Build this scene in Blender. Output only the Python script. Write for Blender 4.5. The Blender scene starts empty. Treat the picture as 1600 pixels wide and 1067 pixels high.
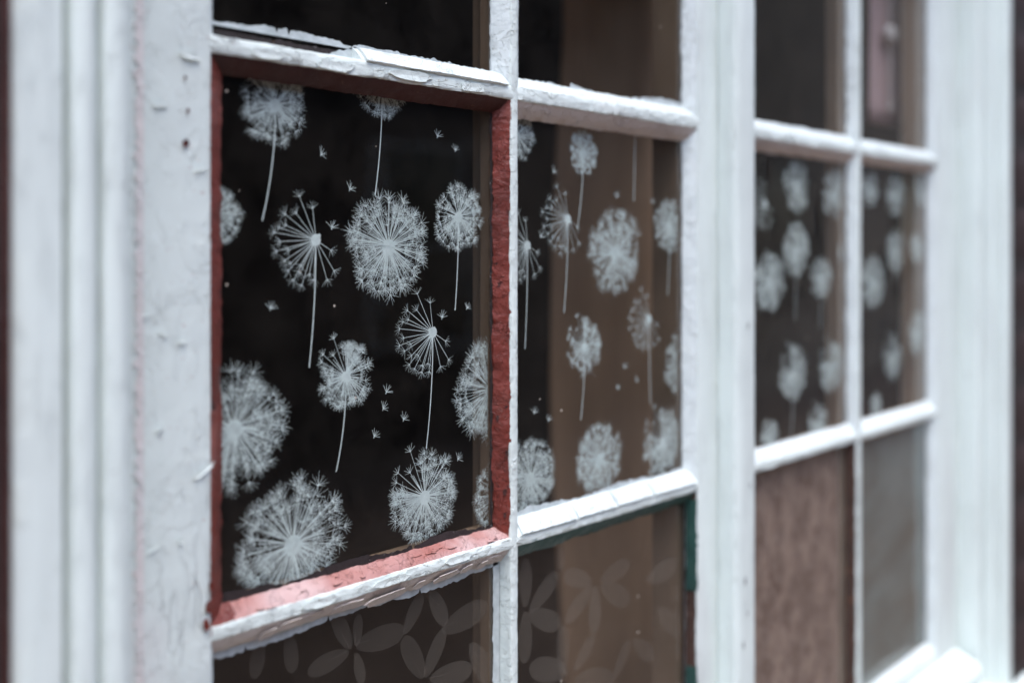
import bpy, math, random
from mathutils import Vector, noise as mnoise

# ------------------------------------------------------------------ camera, sky, sun, exposure
scene = bpy.context.scene
col = scene.collection
EYE = 1.5                       # eye height; window heights below are relative to it
cam_data = bpy.data.cameras.new('camera')
cam = bpy.data.objects.new('camera', cam_data)
col.objects.link(cam)
cam.location = (0.0, -0.463, EYE)
cam.rotation_euler = (math.radians(90), 0, -math.atan2(1580, 1496))
cam_data.sensor_width = 36.0
cam_data.lens = 36.0 * 1580 / 1600
cam_data.shift_y = -143.5 / 1600
cam_data.clip_start = 0.02
cam_data.clip_end = 200
cam_data.dof.use_dof = True
cam_data.dof.focus_distance = 0.628
cam_data.dof.aperture_fstop = 2.5
scene.camera = cam

SUN_EL, SUN_AZ = math.radians(69), math.radians(210)      # azimuth the light comes from, clockwise from +Y
world = bpy.data.worlds.new('World')
scene.world = world
world.use_nodes = True
wn = world.node_tree
bg = wn.nodes['Background']
sky = wn.nodes.new('ShaderNodeTexSky')
sky.sky_type = 'NISHITA'
sky.sun_disc = False
sky.sun_elevation = SUN_EL
sky.sun_rotation = SUN_AZ
sky.air_density = 1.0
sky.dust_density = 1.5
sky.ozone_density = 1.0
wn.links.new(sky.outputs[0], bg.inputs[0])
bg.inputs[1].default_value = 0.15
sun_data = bpy.data.lights.new('sun', 'SUN')
sun_data.energy = 1.2
sun_data.angle = math.radians(46)
sun_data.color = (1.0, 0.99, 0.97)
sun = bpy.data.objects.new('sun', sun_data)
col.objects.link(sun)
sun.rotation_euler = Vector((-math.sin(SUN_AZ) * math.cos(SUN_EL), -math.cos(SUN_AZ) * math.cos(SUN_EL), -math.sin(SUN_EL))).to_track_quat('-Z', 'Y').to_euler()
scene.view_settings.view_transform = 'Standard'
scene.view_settings.look = 'None'
scene.view_settings.gamma = 1.0
scene.view_settings.use_curve_mapping = False
scene.view_settings.exposure = 1.55
scene.render.engine = 'CYCLES'
scene.cycles.use_denoising = True
scene.cycles.max_bounces = 8
scene.cycles.transparent_max_bounces = 24
scene.cycles.caustics_reflective = False

# ------------------------------------------------------------------ materials
class NT:
    """small helper around a material's node tree"""
    def __init__(self, name):
        self.m = bpy.data.materials.new(name)
        self.m.use_nodes = True
        self.t = self.m.node_tree
        self.b = self.t.nodes['Principled BSDF']
        self.out = self.t.nodes['Material Output']
        self.co = self.t.nodes.new('ShaderNodeTexCoord').outputs['Object']
    def n(self, kind, **kw):
        nd = self.t.nodes.new('ShaderNode' + kind)
        for k, v in kw.items():
            if k in nd.inputs: nd.inputs[k].default_value = v
            else: setattr(nd, k, v)
        return nd
    def link(self, a, b): self.t.links.new(a, b)
    def scaled(self, s):
        mp = self.n('Mapping'); mp.inputs['Scale'].default_value = s
        self.link(self.co, mp.inputs[0]); return mp.outputs[0]
    def noise(self, scale, detail=4, rough=.55, vec=None, dist=0):
        nd = self.n('TexNoise'); nd.inputs['Scale'].default_value = scale
        nd.inputs['Detail'].default_value = detail; nd.inputs['Roughness'].default_value = rough
        nd.inputs['Distortion'].default_value = dist
        self.link(vec or self.co, nd.inputs['Vector']); return nd.outputs[0]
    def ramp(self, src, lo, hi, a=0.0, b=1.0):
        r = self.n('MapRange'); r.clamp = True
        self.link(src, r.inputs[0])
        for i, v in zip((1, 2, 3, 4), (lo, hi, a, b)): r.inputs[i].default_value = v
        return r.outputs[0]
    def mix(self, fac, a, b):
        m = self.n('Mix', data_type='RGBA')
        if isinstance(fac, (int, float)): m.inputs[0].default_value = fac
        else: self.link(fac, m.inputs[0])
        for sock, v in ((m.inputs[6], a), (m.inputs[7], b)):
            if isinstance(v, tuple): sock.default_value = (*v, 1)
            else: self.link(v, sock)
        return m.outputs[2]
    def math(self, op, a, b):
        m = self.n('Math', operation=op)
        for s, v in zip(m.inputs, (a, b)):
            if isinstance(v, (int, float)): s.default_value = v
            else: self.link(v, s)
        return m.outputs[0]
    def bump(self, height, strength=1.0, dist=.001, prev=None):
        b = self.n('Bump'); b.inputs['Strength'].default_value = strength; b.inputs['Distance'].default_value = dist
        self.link(height, b.inputs['Height'])
        if prev is not None: self.link(prev, b.inputs['Normal'])
        return b.outputs[0]
    def done(self, color=None, rough=None, normal=None, spec=.4):
        if color is not None:
            if isinstance(color, tuple): self.b.inputs['Base Color'].default_value = (*color, 1)
            else: self.link(color, self.b.inputs['Base Color'])
        if rough is not None:
            if isinstance(rough, (int, float)): self.b.inputs['Roughness'].default_value = rough
            else: self.link(rough, self.b.inputs['Roughness'])
        if normal is not None: self.link(normal, self.b.inputs['Normal'])
        self.b.inputs['Specular IOR Level'].default_value = spec
        return self.m

def paint(name, main, dirty, under, chips=.70, flake=.0006, rough=.45, grain=(1, 1, 1), wrinkle=.0012, stain=None, stain_at=.6, crack=None):
    """old gloss paint in several coats: mottling, stepped flaking edges, chips down to the undercoat"""
    t = NT(name)
    v = t.scaled(grain)
    mott = t.ramp(t.noise(22, 5, .6, v), .40, .72)
    c = t.mix(mott, main, dirty)
    if stain:
        c = t.mix(t.ramp(t.noise(14, 3, .5, v, .4), stain_at, stain_at + .12, 0, .75), c, stain)
    n1 = t.noise(70, 7, .62, v, .6)
    chip = t.ramp(n1, chips, chips + .012)
    c = t.mix(chip, c, under)
    spk = t.ramp(t.noise(420, 2, .5), .70, .74, 0, .45)
    c = t.mix(spk, c, under)
    step = t.ramp(t.noise(48, 6, .6, v, .8), .52, .535)
    step2 = t.ramp(n1, .44, .452)
    nrm = t.bump(t.noise(95, 6, .6, v, .3), .9, wrinkle)
    nrm = t.bump(t.math('ADD', step, step2), .8, flake, nrm)
    nrm = t.bump(chip, 1.0, -flake, nrm)
    nrm = t.bump(t.noise(900, 3, .5), .35, .0002, nrm)
    if crack:                                                # fine cracking along the grain, in patches
        jig = t.n('VectorMath', operation='ADD'); t.link(t.scaled(crack), jig.inputs[0])
        nn = t.n('TexNoise'); nn.inputs['Scale'].default_value = 60; t.link(t.co, nn.inputs['Vector']); t.link(nn.outputs['Color'], jig.inputs[1])
        vo = t.n('TexVoronoi', feature='DISTANCE_TO_EDGE'); vo.inputs['Scale'].default_value = 1; t.link(jig.outputs[0], vo.inputs['Vector'])
        line = t.math('MULTIPLY', t.ramp(vo.outputs['Distance'], .0, .055, 1, 0), t.ramp(t.noise(20, 4, .6, v), .55, .68))
        c = t.mix(t.math('MULTIPLY', line, .5), c, (.42, .42, .40))
        nrm = t.bump(line, 1.0, -.0006, nrm)
    return t.done(c, t.ramp(n1, .3, .7, rough - .1, rough + .2), nrm)

M = {}
WHITE, DIRT = (.755, .815, .775), (.635, .685, .65)
M['white'] = paint('weathered_white_paint', WHITE, DIRT, (.36, .20, .15), chips=.735, stain=(.68, .69, .65), stain_at=.62)
M['white_tall'] = paint('white_paint_on_stiles', WHITE, (.685, .735, .70), (.38, .16, .12), chips=.77, grain=(1, 1, .55), wrinkle=.0007, flake=.00022, stain=(.74, .745, .72), stain_at=.60, crack=(150, 150, 24))
M['white_trim'] = paint('smooth_white_trim_paint', (.735, .795, .755), (.66, .705, .67), (.36, .34, .32), chips=.735, grain=(1, 1, .16), wrinkle=.0008, flake=.0003, stain=(.60, .61, .59), stain_at=.60)
M['white_bar'] = paint('cracked_white_paint_on_bars', WHITE, DIRT, (.40, .27, .22), chips=.72, grain=(.28, 1, 1), wrinkle=.0022, flake=.0009, stain=(.70, .66, .62), stain_at=.66, crack=(26, 170, 170))
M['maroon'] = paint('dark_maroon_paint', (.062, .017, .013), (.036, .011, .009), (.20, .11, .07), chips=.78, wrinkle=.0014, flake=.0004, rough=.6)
M['putty'] = paint('white_painted_putty', (.74, .795, .78), (.66, .70, .685), (.42, .30, .25), chips=.74, wrinkle=.0014, flake=.0005)
M['cream_putty'] = paint('warm_cream_putty', (.66, .58, .53), (.56, .47, .42), (.22, .13, .10), chips=.70, wrinkle=.0016, flake=.0008, rough=.7)  # warmer, darker cream than the other putty, used on bar undersides
M['red'] = paint('brick_red_paint', (.20, .036, .024), (.10, .018, .012), (.045, .010, .008), chips=.66, wrinkle=.0028, flake=.0009, rough=.42, stain=(.34, .125, .10), stain_at=.57)
M['pink'] = paint('faded_pink_red_paint', (.47, .25, .225), (.34, .12, .095), (.24, .05, .04), chips=.68, wrinkle=.0020, flake=.0007, stain=(.60, .43, .41), stain_at=.48)
M['green'] = paint('dark_green_paint', (.013, .058, .046), (.008, .036, .030), (.20, .24, .22), chips=.74, wrinkle=.0014, flake=.0004)
M['rust'] = paint('bare_rusty_brown_wood', (.075, .036, .025), (.04, .022, .016), (.30, .13, .06), chips=.68, wrinkle=.0016, flake=.0006, rough=.75)
M['brown'] = paint('brown_stained_inner_wood', (.20, .135, .088), (.15, .098, .062), (.09, .055, .035), chips=.80, grain=(1, 1, .2), wrinkle=.0005, flake=.0001, rough=.5)
M['brown_pale'] = paint('pale_brown_inner_wood', (.36, .27, .20), (.28, .20, .145), (.12, .08, .05), chips=.80, grain=(1, 1, .2), wrinkle=.0005, flake=.0001, rough=.5)
M['dirt'] = paint('near_black_gap_strip', (.022, .016, .015), (.04, .028, .028), (.35, .33, .32), chips=.66, wrinkle=.0014, flake=.0006, rough=.8)  # flat strips on the glass carry the gaps' darkness in their colour

def simple(name, a, b, scale=40, rough=.6, bump=.0004, grain=(1, 1, 1), lo=.35, hi=.65, spec=.3):
    t = NT(name)
    n1 = t.noise(scale, 6, .6, t.scaled(grain))
    return t.done(t.mix(t.ramp(n1, lo, hi), a, b), rough, t.bump(n1, .8, bump), spec)
M['smear'] = simple('thin_paint_smear_on_glass', (.42, .46, .46), (.58, .62, .62), 160, .5)
M['brick'] = simple('sooty_maroon_brick', (.026, .016, .015), (.045, .028, .026), 45, .8, .0035)
M['mortar'] = simple('dark_mortar', (.022, .017, .016), (.035, .027, .025), 60, .9, .002)
M['hole'] = simple('rusty_nail_head', (.10, .012, .010), (.05, .008, .006), 200, .7)
M['room'] = simple('dark_room_plaster', (.035, .030, .026), (.05, .042, .036), 3, .9)
M['cord'] = simple('pale_reflection_cord', (.55, .50, .48), (.6, .56, .54), 100, .7)
M['rod'] = simple('dark_iron_rod', (.03, .03, .03), (.05, .045, .04), 60, .5)

def fabric(name, a, b, fold=(30, 30, 2), weave=900):
    t = NT(name)
    n1 = t.noise(6, 5, .6, t.scaled(fold))
    w = t.noise(weave, 2, .5)
    c = t.mix(t.ramp(n1, .35, .65), a, b)
    return t.done(c, .9, t.bump(w, .6, .0004), .15)
M['curtain'] = fabric('brown_curtain_cloth', (.42, .265, .165), (.33, .205, .128), (8, 8, .8))
M['mauve'] = fabric('mauve_reflection_cloth', (.55, .40, .40), (.47, .33, .33), (2, 2, 1))
t = NT('mottled_brown_backing')
n1 = t.noise(40, 4, .65, t.scaled((1.2, 1, .8)), .3); n2 = t.noise(190, 3, .6, t.scaled((1.6, 1, .5)))
M['mottled'] = t.done(t.mix(t.ramp(n2, .42, .66, 0, .7), t.mix(t.ramp(n1, .43, .59), (.085, .040, .028), (.25, .165, .13)), (.33, .25, .21)), .7, t.bump(n2, .8, .001), .2)
t = NT('grey_green_privacy_film')
n1 = t.noise(7, 4, .6, t.scaled((1, 1, 1.3)), .5); n2 = t.noise(60, 4, .6)
M['privacy'] = t.done(t.mix(t.ramp(n2, .3, .7, 0, .35), t.mix(t.ramp(n1, .40, .60), (.075, .076, .064), (.15, .185, .18)), (.09, .115, .105)), .5, t.bump(n2, .5, .0005), .3)

def glassmat(name, h0, h1):
    t = NT(name)
    nt, out = t.t, t.out
    nt.nodes.remove(t.b)
    tr = t.n('BsdfTransparent'); tr.inputs[0].default_value = (.98, .985, .98, 1)
    gl = t.n('BsdfGlossy'); gl.inputs['Roughness'].default_value = .015
    t.link(t.bump(t.noise(9, 2, .5), .25, .004), gl.inputs['Normal'])
    fr = t.n('Fresnel'); fr.inputs[0].default_value = 1.48
    geo = t.n('NewGeometry')
    fac = t.math('MULTIPLY', t.math('MULTIPLY', fr.outputs[0], 1.5), t.math('SUBTRACT', 1.0, geo.outputs['Backfacing']))
    fac = t.math('MINIMUM', fac, 1.0)
    m1 = t.n('MixShader'); t.link(fac, m1.inputs[0]); t.link(tr.outputs[0], m1.inputs[1]); t.link(gl.outputs[0], m1.inputs[2])
    # dust: sparse specks, faint patchy film
    vo = t.n('TexVoronoi'); vo.inputs['Scale'].default_value = 130; t.link(t.co, vo.inputs['Vector'])
    sep = t.n('SeparateColor'); t.link(vo.outputs['Color'], sep.inputs[0])
    size = t.ramp(sep.outputs[0], .93, 1.0, 0, .16)
    speck = t.ramp(t.math('SUBTRACT', size, vo.outputs['Distance']), 0, .03)
    haze = t.ramp(t.noise(30, 6, .65), .30, .75, h0, h1)
    dust = t.math('MAXIMUM', t.math('MULTIPLY', speck, .7), haze)
    dust = t.math('MULTIPLY', dust, t.math('SUBTRACT', 1.0, geo.outputs['Backfacing']))
    df = t.n('BsdfDiffuse'); df.inputs[0].default_value = (.70, .60, .50, 1)
    m2 = t.n('MixShader'); t.link(dust, m2.inputs[0]); t.link(m1.outputs[0], m2.inputs[1]); t.link(df.outputs[0], m2.inputs[2])
    t.link(m2.outputs[0], out.inputs[0])
    return t.m
M['glass'] = glassmat('old_window_glass', .0015, .017)
M['glass_dusty'] = glassmat('dusty_window_glass', .010, .026)
M['glass_grimy'] = glassmat('grimy_window_glass', .016, .052)

def printmat(name, colr, opacity):
    t = NT(name)
    t.t.nodes.remove(t.b)
    df = t.n('BsdfDiffuse')
    t.link(t.mix(t.ramp(t.noise(300, 3), .35, .65), colr, tuple(c * .86 for c in colr)), df.inputs[0])
    tr = t.n('BsdfTransparent')
    m = t.n('MixShader'); m.inputs[0].default_value = opacity
    t.link(tr.outputs[0], m.inputs[1]); t.link(df.outputs[0], m.inputs[2]); t.link(m.outputs[0], t.out.inputs[0])
    return t.m
M['print'] = printmat('white_window_film_print', (.79, .88, .85), .97)
M['petal'] = printmat('faint_grey_film_print', (.30, .26, .22), .20)
pt = M['petal'].node_tree
oi = pt.nodes.new('ShaderNodeObjectInfo'); mr = pt.nodes.new('ShaderNodeMapRange'); mr.inputs[3].default_value = .13; mr.inputs[4].default_value = .22
pt.links.new(oi.outputs['Random'], mr.inputs[0]); pt.links.new(mr.outputs[0], [n for n in pt.nodes if n.type == 'MIX_SHADER'][0].inputs[0])

# ------------------------------------------------------------------ helpers
def tag(o, label=None, category=None, group=None, kind=None):
    for k, v in (('label', label), ('category', category), ('group', group), ('kind', kind)):
        if v: o[k] = v
    return o
ORIGIN = {}
def thing(name, loc, label, category, group=None):
    o = bpy.data.objects.new(name, None)
    o.empty_display_size = .05
    col.objects.link(o); o.location = (loc[0], loc[1], loc[2] + EYE)
    ORIGIN[o.name] = Vector(o.location)
    return tag(o, label, category, group)
def mk(name, verts, faces, mat, parent=None, smooth=True, base=None):
    """verts: x along the wall, y into the room, z relative to the eye; one mesh object"""
    org = ORIGIN[parent.name] if parent else Vector(base or (0, 0, 0))
    me = bpy.data.meshes.new(name)
    me.from_pydata([(v[0] - org.x, v[1] - org.y, v[2] + EYE - org.z) for v in verts], [], faces)
    me.materials.append(M[mat] if isinstance(mat, str) else mat)
    if smooth:
        me.polygons.foreach_set('use_smooth', [True] * len(me.polygons))
    me.update()
    o = bpy.data.objects.new(name, me)
    col.objects.link(o)
    if parent: o.parent = parent
    else: o.location = org
    ORIGIN[o.name] = org
    return o
def box(name, x0, x1, y0, y1, z0, z1, mat, parent=None, base=None):
    v = [(x, y, z) for x in (x0, x1) for y in (y0, y1) for z in (z0, z1)]
    f = [(0, 1, 3, 2), (4, 6, 7, 5), (0, 4, 5, 1), (2, 3, 7, 6), (0, 2, 6, 4), (1, 5, 7, 3)]
    return mk(name, v, f, mat, parent, False, base)
def nz(a, k, seed): 
    return (mnoise.noise((a * 38, k * 1.7, seed)) * .55 + mnoise.noise((a * 130, k * 2.3, seed + 7)) * .35 + mnoise.noise((a * 420, k * 3.1, seed + 13)) * .22)
def sweep(name, axis, a0, a1, prof, mat, parent, seed=0, step=.002, amp=.0004, smooth=True):
    """prof: closed loop of (w, y[, amp factor]); w is height for axis x and position along the wall for axis z"""
    n = max(2, int(abs(a1 - a0) / step)); k = len(prof)
    v, f = [], []
    for i in range(n + 1):
        a = a0 + (a1 - a0) * i / n
        for j, p in enumerate(prof):
            q = amp * (p[2] if len(p) > 2 else 1.0)
            w, y = p[0] + q * nz(a, j, seed), p[1] + q * .7 * nz(a, j + 40, seed)
            v.append((a, y, w) if axis == 'x' else (w, y, a))
    for i in range(n):
        for j in range(k):
            A, B = i * k + j, i * k + (j + 1) % k
            f.append((A, B, B + k, A + k))
    f.append(tuple(range(k))[::-1]); f.append(tuple(range(n * k, n * k + k)))
    o = mk(name, v, f, mat, parent, smooth)
    me = o.data
    import bmesh
    bm = bmesh.new(); bm.from_mesh(me); bmesh.ops.recalc_face_normals(bm, faces=bm.faces)
    for e in bm.edges:
        if len(e.link_faces) == 2 and e.calc_face_angle(0) > math.radians(48): e.smooth = False
    bm.to_mesh(me); bm.free()
    return o
def rrect(w0, w1, y0, y1, r=.0012, ma=1.0):
    """rectangle with eased front corners (front is y0)"""
    return [(w0, y1, 0), (w0, y0 + r, ma), (w0 + r * .35, y0 + r * .35, ma), (w0 + r, y0, ma), ((w0 + w1) / 2, y0 - .0001, ma), (w1 - r, y0, ma), (w1 - r * .35, y0 + r * .35, ma), (w1, y0 + r, ma), (w1, y1, 0)]
# ------------------------------------------------------------------ film layout, metres on the wall plane
D1 = [('full', 0.3147, 0.08, 0.024, (0.3065, 0.0164)), ('full', 0.3905, 0.0999, 0.0225, (0.3851, 0.0335)), ('half', 0.3415, 0.0055, 0.0263, (0.3371, -0.066)), ('full', 0.3955, 0.0023, 0.0339, None), ('full', 0.4535, 0.0216, 0.0237, (0.4506, -0.0386)), ('full', 0.2779, 0.0185, 0.0174, None), ('half', 0.4311, -0.0524, 0.0268, (0.4257, -0.1243)), ('sparse', 0.3632, -0.0738, 0.0225, (0.3563, -0.1282)), ('full', 0.2892, -0.0947, 0.0354, None), ('full', 0.4843, -0.0938, 0.0366, None), ('full', 0.3262, -0.1640, 0.0392, None), ('sparse', 0.4246, -0.1551, 0.0302, None), ('full', 0.4929, -0.1659, 0.0261, None)]
D2 = [('full', 0.5095, 0.0787, 0.0194, None), ('full', 0.5817, 0.0722, 0.0176, (0.575, 0.0165)), ('half', 0.5634, 0.0224, 0.0252, (0.5591, -0.0451)), ('full', 0.6205, -0.0015, 0.035, None), ('full', 0.6925, 0.02, 0.0231, (0.6898, -0.0367)), ('full', 0.646, 0.106, 0.0172, (0.6443, 0.0388)), ('half', 0.5199, 0.0031, 0.0237, (0.5173, -0.0682)), ('sparse', 0.5832, -0.0718, 0.0224, (0.5787, -0.1255)), ('half', 0.664, -0.0554, 0.0246, (0.6657, -0.1233)), ('full', 0.7111, -0.0952, 0.0278, None), ('full', 0.5232, -0.1591, 0.0282, None), ('full', 0.6007, -0.1573, 0.029, None), ('sparse', 0.6826, -0.1564, 0.0292, None)]
D3 = [('full', 0.908, 0.0625, 0.0275, None), ('full', 0.9888, 0.0576, 0.0278, None), ('full', 0.908, 0.0, 0.0281, (0.9054, -0.0686)), ('full', 0.9617, -0.0286, 0.024, (0.9589, -0.0791)), ('full', 0.8558, -0.0301, 0.0313, None), ('sparse', 0.9028, -0.1202, 0.0286, (0.8977, -0.1861)), ('sparse', 0.9816, -0.1199, 0.0283, None), ('full', 0.857, -0.1757, 0.018, None), ('sparse', 0.9534, -0.1757, 0.022, None), ('full', 1.0199, -0.0034, 0.0216, None), ('half', 0.8486, 0.043, 0.0239, None)]
D4 = [('full', 1.143, 0.0623, 0.0271, None), ('full', 1.0765, 0.0667, 0.0211, None), ('full', 1.143, -0.0007, 0.0271, (1.1394, -0.0366)), ('full', 1.0847, -0.0353, 0.0318, None), ('full', 1.2039, 0.0015, 0.0198, None), ('sparse', 1.1359, -0.1226, 0.027, (1.1306, -0.1528)), ('full', 1.2078, -0.0992, 0.0282, None), ('full', 1.0914, -0.1717, 0.0142, None), ('full', 1.2233, 0.0693, 0.0216, None)]
SEED1 = [(0.3664, 0.0376), (0.3535, 0.0148), (0.436, 0.0743), (0.4517, 0.0665), (0.3459, 0.0568), (0.3122, -0.0302), (0.4621, -0.0361), (0.4399, -0.0414), (0.394, -0.0844), (0.3915, -0.0942), (0.3846, -0.11), (0.4077, -0.1027), (0.454, -0.1341)]
SEED2 = [(0.5485, 0.0579), (0.5279, -0.1126), (0.5429, -0.1198), (0.6245, -0.1054), (0.6477, -0.1011), (0.6327, -0.0897), (0.6692, 0.0402), (0.6229, 0.043), (0.5347, 0.0113)]
PETALS = [(0.365, -0.2358, 0.3358, -0.239), (0.3697, -0.2334, 0.4077, -0.2351), (0.3664, -0.234, 0.3544, -0.2113), (0.3707, -0.2337, 0.3721, -0.2152), (0.3702, -0.2381, 0.3749, -0.2573), (0.323, -0.212, 0.3263, -0.2361), (0.3057, -0.209, 0.3017, -0.2321), (0.4235, -0.2688, 0.4067, -0.2388), (0.4246, -0.2692, 0.441, -0.2434), (0.4289, -0.2713, 0.4663, -0.2765), (0.4077, -0.2371, 0.4225, -0.215), (0.4289, -0.2146, 0.4427, -0.2406), (0.4388, -0.2436, 0.4806, -0.2379), (0.4645, -0.2591, 0.4855, -0.2917), (0.5186, -0.2489, 0.5179, -0.2149), (0.5226, -0.2531, 0.5527, -0.2332), (0.5212, -0.2541, 0.5555, -0.2714), (0.5179, -0.2519, 0.5179, -0.288), (0.5583, -0.3074, 0.5583, -0.2717), (0.5641, -0.3082, 0.5226, -0.2921), (0.5562, -0.2109, 0.5569, -0.2328), (0.5915, -0.2494, 0.5598, -0.2358), (0.593, -0.2522, 0.5612, -0.271), (0.5961, -0.2529, 0.5953, -0.2888), (0.5714, -0.3095, 0.5953, -0.2898), (0.6435, -0.3071, 0.671, -0.3293), (0.6031, -0.2497, 0.6393, -0.2458), (0.6031, -0.2546, 0.6393, -0.2759), (0.6189, -0.3298, 0.6393, -0.306), (0.6622, -0.2637, 0.7055, -0.2607), (0.5728, -0.3165, 0.6189, -0.3317), (0.6781, -0.2909, 0.7074, -0.3197)]
# ------------------------------------------------------------------ ground and room (setting)
tag(box('street_paving', -30, 30, -40, .2, -EYE - .2, -EYE, simple('warm_stone_paving', (.20, .14, .105), (.15, .105, .08), 5, .85, .004)), kind='structure')
tag(box('room_floor', -1.6, 3.4, .26, 3.4, -EYE, -EYE + .05, 'room'), kind='structure')
tag(box('room_ceiling', -1.6, 3.4, .26, 3.4, .95, 1.05, 'room'), kind='structure')
tag(box('room_wall_back', -1.6, 3.4, 3.4, 3.5, -EYE, 1.05, 'room'), kind='structure')
tag(box('room_wall_left', -1.7, -1.6, .26, 3.5, -EYE, 1.05, 'room'), kind='structure')
tag(box('room_wall_right', 3.4, 3.5, .26, 3.5, -EYE, 1.05, 'room'), kind='structure')

# ------------------------------------------------------------------ brick wall round the window
WX0, WX1, WZ0, WZ1 = .1525, 1.3530, -.585, .520        # opening
wall = thing('brick_wall', (.75, .1, -EYE), 'dark sooty maroon brick wall around the white window frame', 'wall')
def frame_slab(name, x0, x1, z0, z1): return box(name, x0, x1, -.0465, .26, z0, z1, 'mortar', wall)
frame_slab('mortar_bed', -4, WX0, -EYE, 3.2); frame_slab('mortar_bed', WX1, 6, -EYE, 3.2)
frame_slab('mortar_bed', WX0, WX1, -EYE, WZ0); frame_slab('mortar_bed', WX0, WX1, WZ1, 3.2)
rng = random.Random(5)
def brick_mesh(L, seed):
    r = random.Random(seed); v, f = [], []
    nx, nzv = 6, 3
    for i in range(nx + 1):
        for j in range(nzv + 1):
            e = (i in (0, nx)) or (j in (0, nzv))
            v.append((L * (i / nx - .5) + r.uniform(-.0015, .0015), (.004 if e else 0) + r.uniform(-.0012, .0012), .065 * (j / nzv - .5) + r.uniform(-.0012, .0012)))
    n = len(v)
    for i in range(nx):
        for j in range(nzv):
            a = i * (nzv + 1) + j; f.append((a, a + nzv + 1, a + nzv + 2, a + 1))
    rim = [i * (nzv + 1) for i in range(nx + 1)] + [nx * (nzv + 1) + j for j in range(1, nzv + 1)] + [i * (nzv + 1) + nzv for i in range(nx - 1, -1, -1)] + [j for j in range(nzv - 1, 0, -1)]
    for q in rim: v.append((v[q][0], .02, v[q][2]))
    m = len(rim)
    for q in range(m): f.append((rim[q], n + q, n + (q + 1) % m, rim[(q + 1) % m]))
    me = bpy.data.meshes.new('brick'); me.from_pydata(v, [], f); me.materials.append(M['brick']); me.update(); return me
FULL = [brick_mesh(.215, s) for s in range(6)]
CUTS = {}
def lay(x0, x1, z):
    L = round(x1 - x0, 3)
    if L < .03: return
    me = rng.choice(FULL) if abs(L - .215) < .002 else CUTS.setdefault(L, brick_mesh(L, int(L * 1000)))
    o = bpy.data.objects.new('brick', me); col.objects.link(o); o.parent = wall
    o.location = Vector(((x0 + x1) / 2, -.0505 + rng.uniform(-.0015, .0015), z + EYE)) - ORIGIN[wall.name]
    o.rotation_euler = (rng.uniform(-.006, .006), 0, rng.uniform(-.006, .006))
def course(xa, xb, z, off):
    k = math.floor((xa - off) / .225)
    while off + k * .225 < xb:
        a, b = max(off + k * .225, xa), min(off + k * .225 + .215, xb)
        if b > a: lay(a, b, z)
        k += 1
for r_ in range(24):
    z = -.88 + r_ * .075; off = .1125 * (r_ % 2)
    if z - .033 < WZ0 or z + .033 > WZ1: course(-.45, 2.05, z, off) if (WZ0 - .24 < z < WZ1 + .24) else None
    else: course(-.45, WX0 - .004, z, off); course(WX1 + .004, 2.05, z, off)

# ------------------------------------------------------------------ fixed frame: moulded architraves, head, sill
frame = thing('window_frame', (.75, .02, -.56), 'white moulded wooden frame and sill holding both casements in the brick wall', 'window frame')
def arch_profile(sign, x_out):
    """moulding from the outer edge inward: flat band, quirk, round, quirk, round"""
    pts = [(0, .06), (0, -.0445), (.0012, -.0460), (.012, -.0466), (.0205, -.0460), (.0214, -.0440), (.0220, -.0340), (.0240, -.0340), (.0247, -.0438),
           (.0270, -.0458), (.0305, -.0463), (.0340, -.0458), (.0357, -.0440), (.0362, -.0350), (.0379, -.0350), (.0386, -.0436), (.0405, -.0452), (.0450, -.0457), (.0490, -.0445), (.0505, -.0420), (.0508, -.030), (.0508, .06)]
    return [(x_out + sign * a, b, .5 if 0 < i < 20 else 0) for i, (a, b) in enumerate(pts)]
sweep('architrave', 'z', -.553, .470, arch_profile(1, WX0 + .0005), 'white_trim', frame, 3, .006, .0006)
sweep('architrave', 'z', -.553, .470, [(WX1 - .0005 - a, c_, .5 if c_ < 0 else 0) for a, c_ in ((0, .06), (0, -.0445), (.0015, -.0460), (.0165, -.0460), (.0185, -.0440), (.0190, -.0280), (.0235, -.0270), (.0245, -.0330), (.0275, -.0360), (.0310, -.0355), (.0330, -.0330), (.0336, -.0180), (.0385, -.0170), (.0395, -.0220), (.0440, -.0245), (.0490, -.0225), (.0508, -.0180), (.0508, .06))], 'white_trim', frame, 4, .006, .0006)
box('edge_bead', WX0 - .0030, WX0 + .0003, -.0478, .02, -.553, .519, 'maroon', frame)
sweep('head', 'x', WX0 + .001, WX1 - .001, rrect(.470, .519, -.046, .06, .003), 'white_trim', frame, 5, .01, .0006)
sweep('sill', 'x', .105, 1.405, [(-.583, .06, 0), (-.583, -.088), (-.580, -.091), (-.562, -.092), (-.556, -.0895), (-.5535, -.085), (-.545, -.050, .3), (-.535, .0, .3), (-.535, .06, 0)], 'white', frame, 6, .004, .0012)

# ------------------------------------------------------------------ casements
GLASS0, GLASS1 = .0105, .0135
ZB0, ZB1 = -.4800, .4000
ROWS = [(.1091, ZB1), (-.1915, .0999), (ZB0, -.1990)]            # row 0 on top
HB = [(.0999, .1091), (-.1990, -.1915)]

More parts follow.
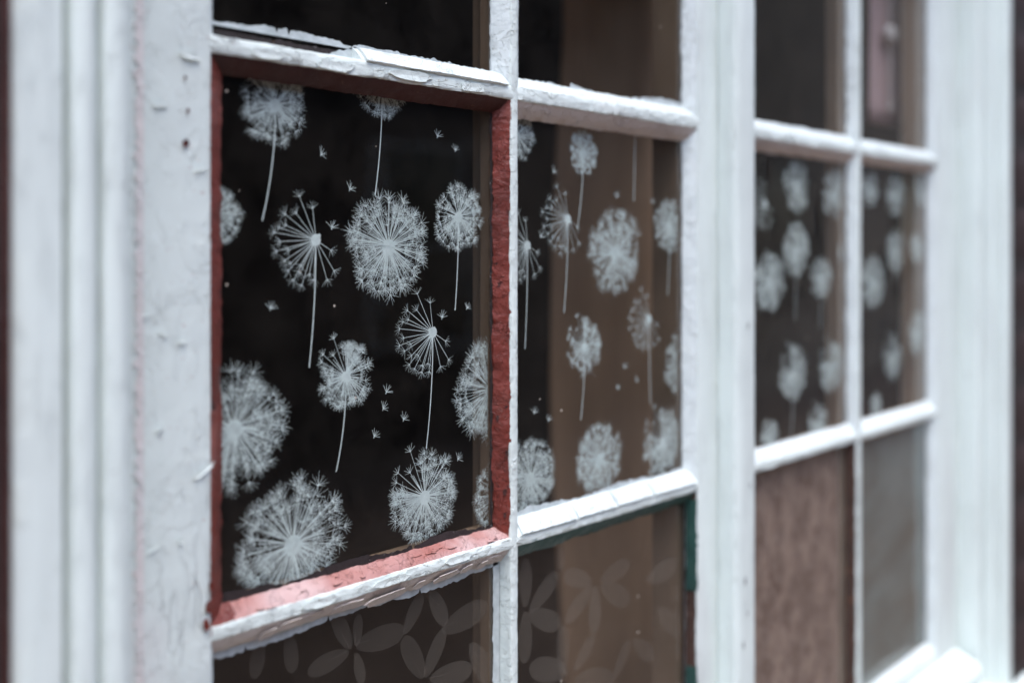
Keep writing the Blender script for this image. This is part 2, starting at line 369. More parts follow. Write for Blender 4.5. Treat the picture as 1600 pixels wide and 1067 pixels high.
def putty(pane, side, x0, x1, z0, z1, mat, w=.0085, seed=0, amp=.0007, a0=None, a1=None, step=.0012, name='putty'):
    g = GLASS0 - .0002
    if side == 'bottom': pr = [(z0 - .001, .0006), (z0 + w * .33, .0028), (z0 + w * .7, .0062), (z0 + w, g - .0008, 1.6), (z0 + w, g, 1.6), (z0 - .001, g, 0)]; ax = 'x'; A, B = x0, x1
    elif side == 'top': pr = [(z1 + .001, .0006), (z1 - w * .33, .0028), (z1 - w * .7, .0062), (z1 - w, g - .0008, 1.6), (z1 - w, g, 1.6), (z1 + .001, g, 0)]; ax = 'x'; A, B = x0, x1
    elif side == 'left': pr = [(x0 - .001, .0006), (x0 + w * .33, .0028), (x0 + w * .7, .0062), (x0 + w, g - .0008, 1.6), (x0 + w, g, 1.6), (x0 - .001, g, 0)]; ax = 'z'; A, B = z0, z1
    else: pr = [(x1 + .001, .0006), (x1 - w * .33, .0028), (x1 - w * .7, .0062), (x1 - w, g - .0008, 1.6), (x1 - w, g, 1.6), (x1 + .001, g, 0)]; ax = 'z'; A, B = z0, z1
    return sweep(name, ax, A if a0 is None else a0, B if a1 is None else a1, pr, mat, pane, seed, step, amp)

def smear(pane, x0, x1, zbase, fn, seed, mat='smear', name='paint_smear', step=.0011, up=1, yy=.0004):
    """ragged lick of paint left on the glass along a bar"""
    n = int((x1 - x0) / step); v, f = [], []
    for i in range(n + 1):
        x = x0 + (x1 - x0) * i / n
        h = max(.0003, fn((i / n), x) + .0012 * mnoise.noise((x * 300, seed, 0)) + .0016 * mnoise.noise((x * 90, seed, 3)) - (.0028 if mnoise.noise((x * 520, seed, 9)) > .5 else 0))
        v += [(x, GLASS0 - yy, zbase), (x, GLASS0 - yy, zbase + up * h)]
        if i: f.append((2 * i - 2, 2 * i, 2 * i + 1, 2 * i - 1) if up > 0 else (2 * i - 2, 2 * i - 1, 2 * i + 1, 2 * i))
    return mk(name, v, f, mat, pane, False)
def side_smear(pane, z0, z1, xbase, fn, seed, direction, mat='smear', name='paint_smear', yy=.0004):
    n = int((z1 - z0) / .0012); v, f = [], []
    for i in range(n + 1):
        z = z0 + (z1 - z0) * i / n
        h = max(.0002, fn(i / n, z) + .0010 * mnoise.noise((z * 260, seed, 0)) + .0012 * mnoise.noise((z * 80, seed, 3)))
        v += [(xbase, GLASS0 - yy, z), (xbase + direction * h, GLASS0 - yy, z)]
        if i: f.append((2 * i - 2, 2 * i - 1, 2 * i + 1, 2 * i) if direction > 0 else (2 * i - 2, 2 * i, 2 * i + 1, 2 * i - 1))
    return mk(name, v, f, mat, pane, False)

def flake(parent, c, ux, uy, un, a, b, seed, mat='cream_putty', curl=.0012, thick=.0005):
    """curled chip of paint lying on a surface: centre c, in-plane axes ux, uy, outward normal un"""
    r = random.Random(seed); c, ux, uy, un = map(Vector, (c, ux, uy, un)); n = 14; v, f = [], []
    ring = []
    for i in range(n):
        t_ = 2 * math.pi * i / n
        k = .78 + .34 * r.random()
        px = math.copysign(abs(math.cos(t_)) ** .7, math.cos(t_)) * a * k; py = math.copysign(abs(math.sin(t_)) ** .7, math.sin(t_)) * b * k
        ring.append((px, py, curl * (py / b) ** 2 * (1 if py < 0 else .3) + curl * .3 * r.random()))
    for h in (thick, 0):
        for px, py, pz in ring: v.append(c + ux * px + uy * py + un * (pz + h))
        v.append(c + un * h)
    for i in range(n):
        j = (i + 1) % n
        f.append((i, j, n)); f.append((n + 1 + j, n + 1 + i, 2 * n + 1)); f.append((i, n + 1 + i, n + 1 + j, j))
    o = mk('paint_flake', v, f, mat, parent, False)
    return o

# ---- printed window film: dandelion clocks, loose seeds, petals
def clip(poly, R):
    for ax, lim, sg in ((0, R[0], 1), (0, R[1], -1), (1, R[2], 1), (1, R[3], -1)):
        out = []
        for i in range(len(poly)):
            p, q = poly[i - 1], poly[i]
            ip, iq = (p[ax] - lim) * sg >= 0, (q[ax] - lim) * sg >= 0
            if ip != iq:
                t_ = (lim - p[ax]) / (q[ax] - p[ax]); out.append((p[0] + (q[0] - p[0]) * t_, p[1] + (q[1] - p[1]) * t_))
            if iq: out.append(q)
        poly = out
        if len(poly) < 3: return []
    return poly
def stroke(L, p, q, w0, w1):
    dx, dz = q[0] - p[0], q[1] - p[1]; n = math.hypot(dx, dz) or 1; nx, nz_ = -dz / n / 2, dx / n / 2
    L.append([(p[0] - nx * w0, p[1] - nz_ * w0), (q[0] - nx * w1, q[1] - nz_ * w1), (q[0] + nx * w1, q[1] + nz_ * w1), (p[0] + nx * w0, p[1] + nz_ * w0)])
def tuft(L, p, ang, ln, w, r, n=6):
    for k in range(n):
        a = ang + (k / (n - 1) - .5) * 2.3 + r.uniform(-.15, .15); l = ln * r.uniform(.75, 1.1)
        stroke(L, p, (p[0] + math.cos(a) * l, p[1] + math.sin(a) * l), w, w * .45)
def disc(L, c, rad, n=14): L.append([(c[0] + rad * math.cos(2 * math.pi * i / n), c[1] + rad * math.sin(2 * math.pi * i / n)) for i in range(n)])
def stem(L, p, q, r, w=.00075):
    bow = (q[0] - p[0]) * .35; prev = p
    for k in range(1, 9):
        t_ = k / 8; cur = (p[0] + (q[0] - p[0]) * t_ * t_ , p[1] + (q[1] - p[1]) * t_)
        stroke(L, prev, (cur[0] + (cur[0] - prev[0]) * .1, cur[1] + (cur[1] - prev[1]) * .1), w, w); prev = cur
def dandelion(kind, c, R, end, seed):
    r = random.Random(seed); L = []
    w = .00031
    if kind in ('full', 'sparse'):
        N = int(195 if R > .028 else 132)
        for i in range(N):                                   # the ball of seeds
            u = r.random(); a = r.uniform(0, 2 * math.pi)
            rad = R * .86 * (.34 + .66 * u ** .62) * r.uniform(.88, 1.07)
            if kind == 'sparse' and 1.75 < a < 2.75: continue
            p = (c[0] + math.cos(a) * rad, c[1] + math.sin(a) * rad)
            k0 = .0 if i % 5 < 2 else r.uniform(.25, .6)
            stroke(L, (c[0] + (p[0] - c[0]) * k0, c[1] + (p[1] - c[1]) * k0), p, w * 1.0, w * .65)
            tuft(L, p, a + r.uniform(-.35, .35), R * r.uniform(.15, .22), w * .85, r, r.choice((5, 6, 7)))
        for i in range(int(N * .5)):                        # crowded middle, heavier towards the stem
            a = r.gauss(-1.57, 1.25); rad = R * r.uniform(.15, .62)
            stroke(L, c, (c[0] + math.cos(a) * rad, c[1] + math.sin(a) * rad), w * 1.6, w * .8)
        if kind == 'sparse':
            for a, q in ((1.95, 1.06), (2.45, .93), (2.2, .68), (2.65, .86)):
                p = (c[0] + math.cos(a) * R * q, c[1] + math.sin(a) * R * q); stroke(L, c, p, w, w * .8); tuft(L, p, a, R * .17, w, r)
        disc(L, (c[0], c[1] - R * .03), R * .15)
    else:
        for a, q in ((2.02, 1.10), (1.72, .78), (2.3, .80), (2.48, .98), (2.70, .86), (2.85, 1.04), (3.02, 1.14), (3.2, .92), (3.36, 1.10), (3.5, .74), (3.62, 1.0), (3.80, .86), (3.92, 1.06), (4.05, .72), (4.12, 1.08), (4.26, .90), (4.38, 1.10), (4.5, .84), (4.62, .98), (-.55, .48), (-.95, .88), (-1.3, .98)):
            a += r.uniform(-.05, .05); q *= r.uniform(.95, 1.05) * .90
            p = (c[0] + math.cos(a) * R * q * 1.05, c[1] + math.sin(a) * R * q); stroke(L, c, p, w * 1.3, w * .9); tuft(L, p, a + r.uniform(-.2, .2), R * .19, w * .75, r, 6)
        disc(L, c, R * .13)
        for k in range(9): disc(L, (c[0] + r.uniform(-.11, .11) * R, c[1] + r.uniform(-.11, .11) * R), R * .045, 6)
    if end: stem(L, (c[0], c[1] - (R * .1)), end, r)
    return L
def lay_print(name, polys, rect, pane, mat='print', y=.0141):
    v, f = [], []
    for i, p in enumerate(polys):
        p = clip(p, rect)
        if not p: continue
        yy = y + (i % 400) * 1.2e-6
        k = len(v); v += [(a, yy, b) for a, b in p]; f.append(tuple(range(k, k + len(p))))
    if f: return mk(name, v, f, mat, pane, False)

def build_casement(root, cols, stiles, seed, style):
    """cols: two (x0, x1) glass openings; stiles: outer (x0, x1) of left and right stile"""
    (a0, a1), (b0, b1) = cols
    for k, (x0, x1) in enumerate(stiles):
        st = sweep('stile', 'z', -.5345, .4585, rrect(x0, x1, 0, .045, .0009), 'white_tall' if k == 0 and 'post' not in style else 'white_trim', root, seed + k, .0035, .0006)
        lip0, lip1 = (x1 + .0001, x1 + .008) if k == 0 else (x0 - .008, x0 - .0001)
        sweep('inner_moulding', 'z', ZB0 + .009, ZB1 - .009, [(lip0, .040), (lip0, .0138), (lip1, .0138), (lip1, .040)], style.get('inner', 'brown'), st, seed + 9, .02, .0002)
    tr_ = sweep('top_rail', 'x', a0 + .0002, b1 - .0002, rrect(ZB1, .4585, 0.0003, .045, .0022), 'white', root, seed + 3, .004, .0006)
    br_ = sweep('bottom_rail', 'x', a0 + .0002, b1 - .0002, rrect(-.5345, ZB0, 0.0003, .045, .0022), 'white', root, seed + 4, .004, .0006)
    for rail, z0, z1 in ((tr_, ZB1 - .008, ZB1 - .0001), (br_, ZB0 + .0001, ZB0 + .008)):
        sweep('inner_moulding', 'x', a0 + .0004, b1 - .0004, [(z0, .040), (z0, .0138), (z1, .0138), (z1, .040)], style.get('inner', 'brown'), rail, seed + 8, .02, .0002)
    sweep('weather_bar', 'x', stiles[0][0] + .012, stiles[1][1] - .012, [(-.524, -.0002, 0), (-.526, -.026), (-.524, -.031), (-.516, -.0325), (-.509, -.031), (-.506, -.028), (-.4955, -.002, .4), (-.4945, -.0002, 0)], 'white', root, seed + 5, .003, .0010)
    # vertical glazing bar and the horizontal ones
    mb = sweep('glazing_bar', 'z', ZB0 + .0002, ZB1 - .0002, rrect(a1, b0, 0, GLASS0 - .0001, .0013), style.get('vbar', 'white'), root, seed + 11, .0014, .0006)
    xm = (a1 + b0) / 2
    inner = lambda c_, h: [(c_ - h, .0138), (c_ - h, .0220), (c_ - h * .80, .0235), (c_ - h * .62, .0290), (c_ - h * .5, .0345), (c_ + h * .5, .0345), (c_ + h * .62, .0290), (c_ + h * .80, .0235), (c_ + h, .0220), (c_ + h, .0138)]
    sweep('inner_moulding', 'z', ZB0 + .009, ZB1 - .009, inner(xm, .0105), style.get('inner', 'brown'), mb, seed + 12, .02, .0002)
    bars = {}
    for h, (z0, z1) in enumerate(HB):
        for c_, (x0, x1) in enumerate(cols):
            hb = sweep('glazing_bar', 'x', x0 - .0030 if c_ == 0 else x0 - .0026, x1 + .0026 if c_ == 0 else x1 + .0030, rrect(z0, z1, .0001, GLASS0 - .0001, .0008, 1.4), 'white_bar', root, seed + 20 + 2 * h + c_, .0012, .0007)
            bars[h, c_] = hb
            sweep('inner_moulding', 'x', x0 + .0085, x1 - .0085, inner((z0 + z1) / 2, .0100), style.get('inner', 'brown'), hb, seed + 30 + h, .02, .0002)
    panes = {}
    for r_, (z0, z1) in enumerate(ROWS):
        for c_, (x0, x1) in enumerate(cols):
            p = box('glass_pane', x0 + .0003, x1 - .0003, GLASS0, GLASS1, z0 + .0003, z1 - .0003, style.get(('glass', r_, c_), style.get('glass', 'glass')), root)
            panes[r_, c_] = p
            for i, side in enumerate(('bottom', 'top', 'left', 'right')):
                m_, w_, kw = style.get((r_, c_, side), ('putty', .0085, {}))
                if m_: putty(p, side, x0, x1, z0, z1, m_, w_, seed + 50 + r_ * 9 + c_ * 4 + i, **kw)
    return bars, panes

near = thing('casement_window', (.4748, .02, -.53), 'nearest casement, with one pane edged in red putty and dandelion prints', 'window', 'the two casements')
COL1, COL2 = (.2674, .4879), (.4953, .7122)
st1 = {
    ('glass', 1, 1): 'glass_dusty', ('glass', 2, 1): 'glass_dusty',
    (1, 0, 'left'): ('red', .0112, dict(amp=.0016)), (1, 0, 'right'): ('red', .0070, dict(amp=.0022)), (1, 0, 'top'): ('maroon', .0088, dict(amp=.0010)), (1, 0, 'bottom'): ('pink', .0064, dict(amp=.0016, a0=.2815)),  # maroon top strip: darkness of the underside put into its colour
    (0, 0, 'bottom'): ('putty', .0082, dict(a0=.3640, a1=.4870, amp=.0006)), (0, 0, 'left'): ('putty', .006, {}),
    (0, 1, 'bottom'): ('putty', .0080, dict(amp=.0010)),
    (1, 1, 'top'): ('cream_putty', .0105, dict(amp=.0012)), (1, 1, 'bottom'): ('putty', .0090, dict(amp=.0010)), (1, 1, 'left'): ('putty', .0060, {}), (1, 1, 'right'): ('putty', .0080, {}),
    (2, 0, 'top'): ('cream_putty', .0095, dict(amp=.0016)), (2, 0, 'right'): (None, 0, {}), (2, 0, 'left'): ('putty', .006, {}),
    (2, 1, 'top'): ('green', .0105, dict(amp=.0018)), (2, 1, 'left'): ('green', .0062, {}), (2, 1, 'right'): ('rust', .0024, dict(amp=.0012)),
}
bars1, panes1 = build_casement(near, (COL1, COL2), ((.2014, .2674), (.7122, .7424)), 100, st1)
# cover strip over the meeting stiles
sweep('cover_strip', 'z', -.5335, .4575, [(.7441, .0440, 0), (.7441, -.0120), (.7449, -.0150), (.7475, -.0172), (.7540, -.0180), (.7700, -.0180), (.7738, -.0172), (.7755, -.0150), (.7758, -.0008, 0), (.7494, -.0008, 0), (.7494, .0440, 0)], 'white_trim', near, 140, .004, .0006)

far = thing('casement_window', (1.03, .02, -.53), 'far casement, out of focus, with a brown mottled lower pane', 'window', 'the two casements')
COL3, COL4 = (.7827, 1.0130), (1.0220, 1.2310)
st2 = {
    'glass': 'glass_grimy', 'inner': 'brown_pale', 'post': 'white_trim', ('glass', 0, 0): 'glass_dusty',
    (0, 0, 'bottom'): ('putty', .0090, dict(amp=.0014)), (1, 0, 'top'): ('cream_putty', .0100, dict(amp=.0018)), (1, 1, 'top'): ('cream_putty', .0085, dict(amp=.0010)),
    (1, 0, 'right'): ('putty', .0050, {}), (0, 0, 'right'): ('putty', .0050, dict(amp=.0012)), (2, 0, 'right'): ('rust', .0042, dict(amp=.0012)), (2, 0, 'top'): ('rust', .0040, {}), (2, 1, 'top'): ('cream_putty', .0050, {}),
    (1, 0, 'bottom'): ('putty', .0095, dict(amp=.0014)), (1, 1, 'bottom'): ('putty', .0095, dict(amp=.0012)),
}
bars2, panes2 = build_casement(far, (COL3, COL4), ((.7500, .7827), (1.2310, 1.3010)), 200, st2)

# ---- details on the near casement
p = panes1[0, 0]
smear(p, .2720, .3700, .1165, lambda u, x: .0012 + .0035 * math.sin(u * 3.1), 3)
smear(p, .3450, .4860, .1085, lambda u, x: (.0120 - .0020 * u) * min(1, .15 + u * 5), 3)
smear(p, .2700, .3660, .1085, lambda u, x: .0060, 31, 'dirt', 'dark_gap', yy=.0002)
side_smear(p, .110, .300, COL1[1] - .0080, lambda u, z: .0016, 4, -1)
smear(panes1[0, 1], COL2[0] + .002, COL2[1] - .004, .1085, lambda u, x: .0105 + .0030 * math.sin(u * 9) - (.004 if u < .3 else 0), 8)
side_smear(panes1[1, 1], -.185, .090, COL2[0] + .0055, lambda u, z: .0022 * (1 - abs(u - .7)), 5, 1)
smear(panes1[1, 1], COL2[0] + .002, COL2[1] - .004, -.1835, lambda u, x: .0040 + .0015 * math.sin(u * 13), 12)
p = panes1[1, 0]
putty(p, 'bottom', *COL1, *ROWS[1], 'red', .0072, 77, .0016, a0=COL1[0] + .0005, a1=.2830)
side_smear(p, -.186, .092, COL1[1] - .0072, lambda u, z: .0020, 6, -1, 'dirt', 'dark_gap', .0003)
smear(p, COL1[0] + .012, COL1[1] - .004, -.1860, lambda u, x: .0046 + .0016 * math.sin(u * 17 + 1), 7, 'dirt', 'dark_gap')
side_smear(p, -.188, .096, COL1[0] + .0085, lambda u, z: .0020, 16, 1, 'dirt', 'dark_gap', .0003)
p = panes1[2, 0]
smear(p, COL1[0] + .006, COL1[1] - .002, -.2085, lambda u, x: .0040 + .0012 * math.sin(u * 11), 9, up=-1)
side_smear(p, -.478, -.204, COL1[1] - .0005, lambda u, z: .0062, 10, -1)
p = panes1[2, 1]
side_smear(p, -.478, -.206, COL2[1] - .0035, lambda u, z: .0030, 11, -1, 'dirt', 'dark_gap')
for k, (za, zb) in enumerate(((-.282, -.207), (-.46, -.345))):
    sweep('green_putty', 'z', za, zb, [(COL2[1] + .0005, .0003), (COL2[1] - .0016, .0026), (COL2[1] - .0030, .0095, 1.3), (COL2[1] + .0005, .0100)], 'green', p, 60 + k, .0012, .0012)
# curled chips under the lower bar, over the red pane's foot
rr = random.Random(21)
hb = bars1[1, 0]
x = .297
while x < .482:
    a = rr.choice((.004, .007, .011, .016)) * rr.uniform(.85, 1.15)
    flake(hb, (x + a, .0045 + rr.uniform(-.001, .001), -.2046 + rr.uniform(-.0012, .0014)), (1, 0, rr.uniform(-.06, .06)), (0, .62, -.78), (0, -.78, -.62), a, .0042, rr.randint(0, 9999), curl=.0006)
    x += 2 * a + rr.choice((-.003, -.001, .002, .007))
hb = bars1[0, 0]
for x, a in ((.300, .010), (.345, .013), (.400, .016), (.452, .011)):
    flake(hb, (x, -.0004, .1040 + rr.uniform(-.001, .001)), (1, 0, .02), (0, 0, 1), (0, -1, 0), a, .0030, rr.randint(0, 9999), 'white', .0004, .0004)
for x, a in ((.335, .012), (.385, .014), (.440, .012)):
    flake(bars1[1, 0], (x, -.0004, -.1955 + rr.uniform(-.001, .001)), (1, 0, .02), (0, 0, 1), (0, -1, 0), a, .0026, rr.randint(0, 9999), 'white', .0004, .0004)
# small lifted chips on the red and pink putty
for k in range(16):
    z = rr.uniform(-.18, .09); f_ = rr.uniform(.15, .8)
    flake(panes1[1, 0], (COL1[1] - .0070 * f_, .0100 * f_ - .0008, z), (-.57, .82, 0), (0, 0, 1), (-.82, -.57, 0), rr.uniform(.0005, .0014), rr.uniform(.0006, .0022), rr.randint(0, 9999), rr.choice(('maroon', 'red', 'red')), .0003, .0003)
for k in range(14):
    x = rr.uniform(.29, .48); f_ = rr.uniform(.1, .7)
    flake(panes1[1, 0], (x, .0100 * f_ - .0006, -.1915 + .0064 * f_ + .0004), (1, 0, 0), (0, .84, .54), (0, -.54, .84), rr.uniform(.001, .005), rr.uniform(.0005, .0012), rr.randint(0, 9999), 'pink', .0002, .0003)
# long loose slab of putty above the red pane, blocks along the second pane's foot
def slab(parent, x0, x1, zb, zt, seed, mat='putty'):
    return sweep('putty_slab', 'x', x0, x1, [(zb, -.0006), (zb + .0008, -.0016), (zb + (zt - zb) * .45, .0012), (zt - .0012, .0052), (zt, .0072), (zt - .0008, .0085), (zb - .0005, .0030)], mat, parent, seed, .0011, .0010)
slab(bars1[0, 0], .3665, .4850, .1085, .1178, 71)
for k, (xa, xb) in enumerate(((.4985, .5560), (.5580, .6020), (.6040, .6490), (.6510, .7085))):
    slab(bars1[1, 1], xa, xb, -.1920, -.1822 - .0006 * (k % 2), 80 + k)
# nail hole and loose chips on the near stile
stile = [o for o in near.children if o.name.startswith('stile')][0]
def hole(parent, x, z, r, seed, mat='hole'):
    q = random.Random(seed); n = 12
    v = [(x + r * q.uniform(.8, 1.2) * math.cos(2 * math.pi * i / n), -.0011, z + r * 1.15 * q.uniform(.8, 1.2) * math.sin(2 * math.pi * i / n)) for i in range(n)] + [(x, -.0007, z)]
    return mk('nail_head', v, [(i, n, (i + 1) % n) for i in range(n)][::-1] + [], mat, parent, False)
hole(stile, .2529, .0527, .0018, 1); hole(stile, .2525, .0850, .0009, 2); hole(stile, .2540, .0690, .0009, 3)
for k in range(12):
    z = rr.uniform(-.30, .12)
    if -.02 < z < .03 and k % 3: continue
    flake(stile, (rr.uniform(.232, .263), -.0009, z), (1, 0, rr.uniform(-.7, .7)), (rr.uniform(-.5, .5), 0, 1), (0, -1, 0), rr.uniform(.0012, .0060), rr.uniform(.0006, .0022), rr.randint(0, 9999), 'white_tall', rr.uniform(.0002, .0005), .00022)
# ragged edge where the red paint laps onto the stile, and the line of old pinkish paint beside the frame
def lap(parent, x, direction, z0, z1, y, mat, name, w0, w1, seed):
    n = int((z1 - z0) / .0011); v, f = [], []
    for i in range(n + 1):
        z = z0 + (z1 - z0) * i / n
        k = max(.0001, w0 + (w1 - w0) * (.5 + .5 * mnoise.noise((z * 210, seed, 1)) + .6 * mnoise.noise((z * 640, seed, 2))))
        v += [(x, y, z), (x - direction * k, y, z)]
        if i: f.append((2 * i - 2, 2 * i - 1, 2 * i + 1, 2 * i))
    return mk(name, v, f, mat, parent, False)
lap(stile, .2672, 1, -.195, .094, -.0008, 'red', 'red_paint_edge', -.0004, .0013, 4)
M['pale_pink'] = paint('old_pinkish_white_paint', (.77, .70, .67), (.73, .71, .69), (.5, .33, .28), chips=.75)
lap(stile, .2310, 1, -.50, .40, -.0008, 'pale_pink', 'old_paint_line', .002, .006, 6)
strip = [o for o in near.children if o.name.startswith('cover_strip')][0]
M['chip'] = simple('grey_bare_chip', (.16, .16, .16), (.28, .28, .28), 200, .8)
for k, (x, z, r_) in enumerate(((.7605, -.0640, .0013), (.7560, -.2800, .0019), (.7600, -.3080, .0012), (.7535, -.3330, .0014), (.7560, -.3710, .0017), (.7640, -.2010, .0012))):
    q = random.Random(k); n = 12
    v = [(x + r_ * .7 * q.uniform(.6, 1.3) * math.cos(2 * math.pi * i / n), -.0187, z + r_ * 2.2 * q.uniform(.6, 1.3) * math.sin(2 * math.pi * i / n)) for i in range(n)] + [(x, -.0184, z)]
    mk('paint_chip', v, [(i, n, (i + 1) % n) for i in range(n)], 'chip', strip, False)
# drip of red paint over the stile's lower corner
for k, (x, z, a, b) in enumerate(((.2655, -.1800, .0022, .0030), (.2640, -.1885, .0016, .0034), (.2668, -.1700, .0012, .0022))):
    flake(stile, (x, -.0010, z), (1, 0, .2), (-.2, 0, 1), (0, -1, 0), a, b, 300 + k, 'red', .0003, .0003)

# ---- prints on the film
def rect_of(colx, row, m=.0008): return (colx[0] + m, colx[1] - m, ROWS[row][0] + m, ROWS[row][1] - m)
for data, pane, colx, sd in ((D1, panes1[1, 0], COL1, 1), (D2, panes1[1, 1], COL2, 2), (D3, panes2[1, 0], COL3, 3), (D4, panes2[1, 1], COL4, 4)):
    for i, (kind, s, z, R, end) in enumerate(data):
        lay_print('dandelion_print', dandelion(kind, (s, z), R, end, sd * 100 + i), rect_of(colx, 1), pane, y=.0141 + .00055 * (i % 2))
for data, pane, colx in ((SEED1, panes1[1, 0], COL1), (SEED2, panes1[1, 1], COL2)):
    for i, (s, z) in enumerate(data):
        q = random.Random(i * 7 + 3); L = []; a = q.uniform(.7, 1.5)
        stroke(L, (s - .0004, z - .0034), (s, z - .0022), .0005, .0005); tuft(L, (s, z - .0022), a, .0050, .00038, q, 6)
        lay_print('seed_print', L, rect_of(colx, 1), pane, y=.0153)
for i, (x0, z0, x1, z1) in enumerate(PETALS):
    pane, colx = (panes1[2, 0], COL1) if x0 < .49 else (panes1[2, 1], COL2)
    cx, cz = (x0 + x1) / 2, (z0 + z1) / 2; ln = math.hypot(x1 - x0, z1 - z0) / 2; ang = math.atan2(z1 - z0, x1 - x0)
    poly = []
    for k in range(28):
        t_ = 2 * math.pi * k / 28; u = math.cos(t_); w = math.sin(t_) * ln * .46 * (.86 + .14 * u)
        poly.append((cx + math.cos(ang) * u * ln - math.sin(ang) * w, cz + math.sin(ang) * u * ln + math.cos(ang) * w))
    lay_print('petal_print', [poly], rect_of(colx, 2), pane, 'petal', .0141 + i * .00004)
    vein = []; stroke(vein, (x0, z0), (cx, cz), .0007, .0003)
    lay_print('petal_vein', vein, rect_of(colx, 2), pane, 'petal', .0160 + i * .00002)

# ---- sheets behind the far casement's lower panes
box('backing_sheet', COL3[0] + .0015, COL3[1] - .0130, .0150, .0170, ROWS[2][0] + .0015, ROWS[2][1] - .0015, 'mottled', panes2[2, 0])
box('privacy_film', COL4[0] + .0010, COL4[1] - .0010, .0138, .0146, ROWS[2][0] + .0010, ROWS[2][1] - .0010, 'privacy', panes2[2, 1])

# ------------------------------------------------------------------ hangings inside
def hanging(name, x0, x1, y, z0, z1, mat, amp, waves, seed, parent, thick=.0015, back=0):
    nx, nzv = 90, 14; v, f = [], []
    for s_ in (0, 1):
        for j in range(nzv + 1):
            z = z0 + (z1 - z0) * j / nzv
            for i in range(nx + 1):
                u = i / nx
                yy = y + amp * math.sin(u * waves * 2 * math.pi + .5 * math.sin(z * 6 + seed)) + amp * .5 * mnoise.noise((u * waves * 1.7, z * 2.5, seed)) + s_ * thick
                yy += back * max(0, 1 - u / .3) ** 2
                v.append((x0 + (x1 - x0) * u + .004 * mnoise.noise((z * 4, u * 3, seed + 5)), yy, z))
    W = nx + 1; S = W * (nzv + 1)
    for j in range(nzv):
        for i in range(nx):
            a = j * W + i; f.append((a, a + 1, a + W + 1, a + W)); f.append((S + a, S + a + W, S + a + W + 1, S + a + 1))
    for j in range(nzv):
        a = j * W; f.append((a, a + W, S + a + W, S + a)); a += nx; f.append((a, S + a, S + a + W, a + W))
    for i in range(nx):
        f.append((i, S + i, S + i + 1, i + 1)); a = nzv * W + i; f.append((a, a + 1, S + a + 1, S + a))
    return mk(name, v, f, mat, parent)
ct = thing('curtain', (.98, .2, -.62), 'brown pleated curtain gathered behind the near casement, next to the cover strip', 'curtain')
hanging('curtain_cloth', .872, 1.130, .205, -.62, .490, 'curtain', .020, 3.4, 2, ct, back=.085)
sweep('curtain_rod', 'x', .1535, 1.352, [(.505 + .006 * math.cos(i * math.pi / 4), .205 + .006 * math.sin(i * math.pi / 4), 0) for i in range(8)], 'rod', ct, 1, .05)
bl = thing('reflection_stand_in', (1.22, .06, .1577), 'stand-in for a reflection: mauve cloth blind with pale pull cord, behind the top right pane', 'panel')  # made-up cloth and cord in place of a reflection in the glass
hanging('reflection_cloth', 1.172, 1.300, .0580, .152, .470, 'mauve', .0025, 1.1, 9, bl)
sweep('reflection_cord', 'z', .172, .330, [(1.2175 + .0016 * math.cos(i * math.pi / 3), .0520 + .0016 * math.sin(i * math.pi / 3), 0) for i in range(6)], 'cord', bl, 2, .01)
def ball(name, c, rx, rz, mat, parent):
    v, f = [], []
    for j in range(9):
        ph = math.pi * j / 8
        for i in range(14): t_ = 2 * math.pi * i / 14; v.append((c[0] + rx * math.sin(ph) * math.cos(t_), c[1] + rx * .5 * math.sin(ph) * math.sin(t_), c[2] + rz * math.cos(ph)))
    for j in range(8):
        for i in range(14): f.append((j * 14 + i, (j + 1) * 14 + i, (j + 1) * 14 + (i + 1) % 14, j * 14 + (i + 1) % 14))
    return mk(name, v, f, mat, parent)
ball('reflection_rosette', (1.2160, .0515, .2626), .0150, .0120, 'cord', bl)
ball('reflection_tassel', (1.2175, .0520, .1740), .0050, .0080, 'cord', bl)

# ------------------------------------------------------------------ house across the street (seen only as dark reflections)
op = thing('terraced_house', (1.5, -5.2, -EYE), 'dark brick house across the street, faintly mirrored in the near window glass', 'house')
OB = NT('far_dark_brick')
bt = OB.n('TexBrick'); bt.inputs['Scale'].default_value = 4.4
for k, c_ in (('Color1', (.05, .030, .025)), ('Color2', (.035, .022, .02)), ('Mortar', (.06, .055, .05))): bt.inputs[k].default_value = (*c_, 1)
mp = OB.n('Mapping'); mp.inputs['Rotation'].default_value = (math.radians(90), 0, 0); OB.link(OB.co, mp.inputs[0]); OB.link(mp.outputs[0], bt.inputs[0])
M['far_brick'] = OB.done(bt.outputs[0], .85)
M['far_roof'] = simple('slate_roof', (.05, .05, .055), (.07, .07, .075), 6, .7)
M['far_paint'] = simple('dull_cream_paint', (.45, .43, .39), (.38, .36, .33), 8, .6)
M['far_door'] = simple('dark_green_door_paint', (.02, .05, .04), (.03, .06, .05), 8, .5)
M['far_dark'] = simple('dark_far_glass', (.01, .011, .012), (.015, .016, .018), 3, .1)
box('wall', -9, 8.2, -7.0, -5.2, -EYE, 2.6, 'far_brick', op)
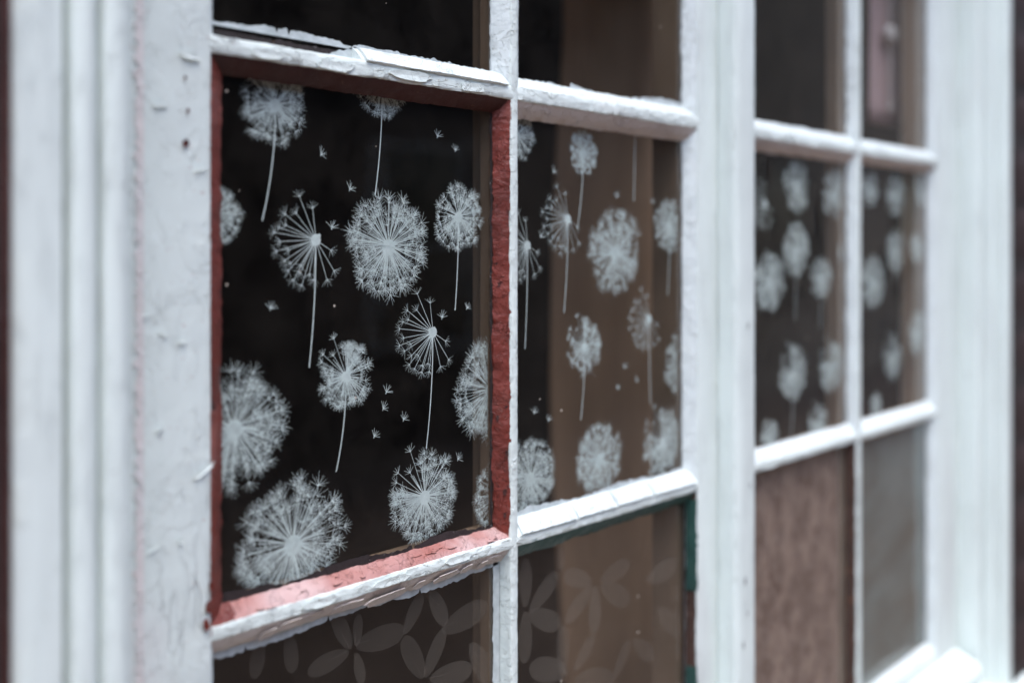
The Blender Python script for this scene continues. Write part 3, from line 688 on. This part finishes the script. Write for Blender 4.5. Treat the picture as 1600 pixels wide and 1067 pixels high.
mk('roof', [(-9.2, -4.95, 2.55), (8.2, -4.95, 2.55), (8.2, -8, 4.3), (-9.2, -8, 4.3), (-9.2, -4.95, 2.68), (8.2, -4.95, 2.68), (8.2, -8, 4.43), (-9.2, -8, 4.43)],
   [(0, 3, 2, 1), (4, 5, 6, 7), (0, 1, 5, 4), (1, 2, 6, 5), (2, 3, 7, 6), (3, 0, 4, 7)], 'far_roof', op, False)
for xx in (-5.5, -1.5, 5.0):
    wdw = box('window', xx - .45, xx + .45, -5.2, -5.16, -.7, .75, 'far_dark', op)
    for (xa, xb, za, zb) in ((-.5, -.45, -.75, .8), (.45, .5, -.75, .8), (-.45, .45, .75, .8), (-.45, .45, -.75, -.7), (-.45, .45, .0, .04)):
        box('window_bar', xx + xa, xx + xb, -5.2, -5.13, za, zb, 'far_paint', wdw)
dr = box('door', 1.3, 2.2, -5.2, -5.14, -EYE, .6, 'far_door', op)
box('door_frame', 1.22, 1.30, -5.2, -5.10, -EYE, .68, 'far_paint', dr); box('door_frame', 2.2, 2.28, -5.2, -5.10, -EYE, .68, 'far_paint', dr)

op2 = thing('reflection_house', (15, -5.0, -EYE), 'added brown house, out of view along the street, mirrored in the far casement', 'house')  # unseen, put in and raised to give the far panes a brown reflection
M['far_render'] = simple('brown_street_render', (.34, .25, .18), (.26, .20, .155), 1.2, .9, .002)
box('wall', 8.3, 34, -8.0, -5.0, -EYE, 6.0, 'far_render', op2)
mk('roof', [(8.25, -4.7, 5.95), (34.2, -4.7, 5.95), (34.2, -8, 7.8), (8.25, -8, 7.8), (8.25, -4.7, 6.08), (34.2, -4.7, 6.08), (34.2, -8, 7.93), (8.25, -8, 7.93)],
   [(0, 3, 2, 1), (4, 5, 6, 7), (0, 1, 5, 4), (1, 2, 6, 5), (2, 3, 7, 6), (3, 0, 4, 7)], 'far_roof', op2, False)
for xx in (10.2, 13.5, 18.5):
    wdw = box('window', xx - .5, xx + .5, -5.0, -4.97, -.6, .9, 'far_dark', op2)
    for (xa, xb, za, zb) in ((-.56, -.5, -.66, .96), (.5, .56, -.66, .96), (-.5, .5, .9, .96), (-.5, .5, -.66, -.6)):
        box('window_bar', xx + xa, xx + xb, -5.0, -4.94, za, zb, 'rod', wdw)
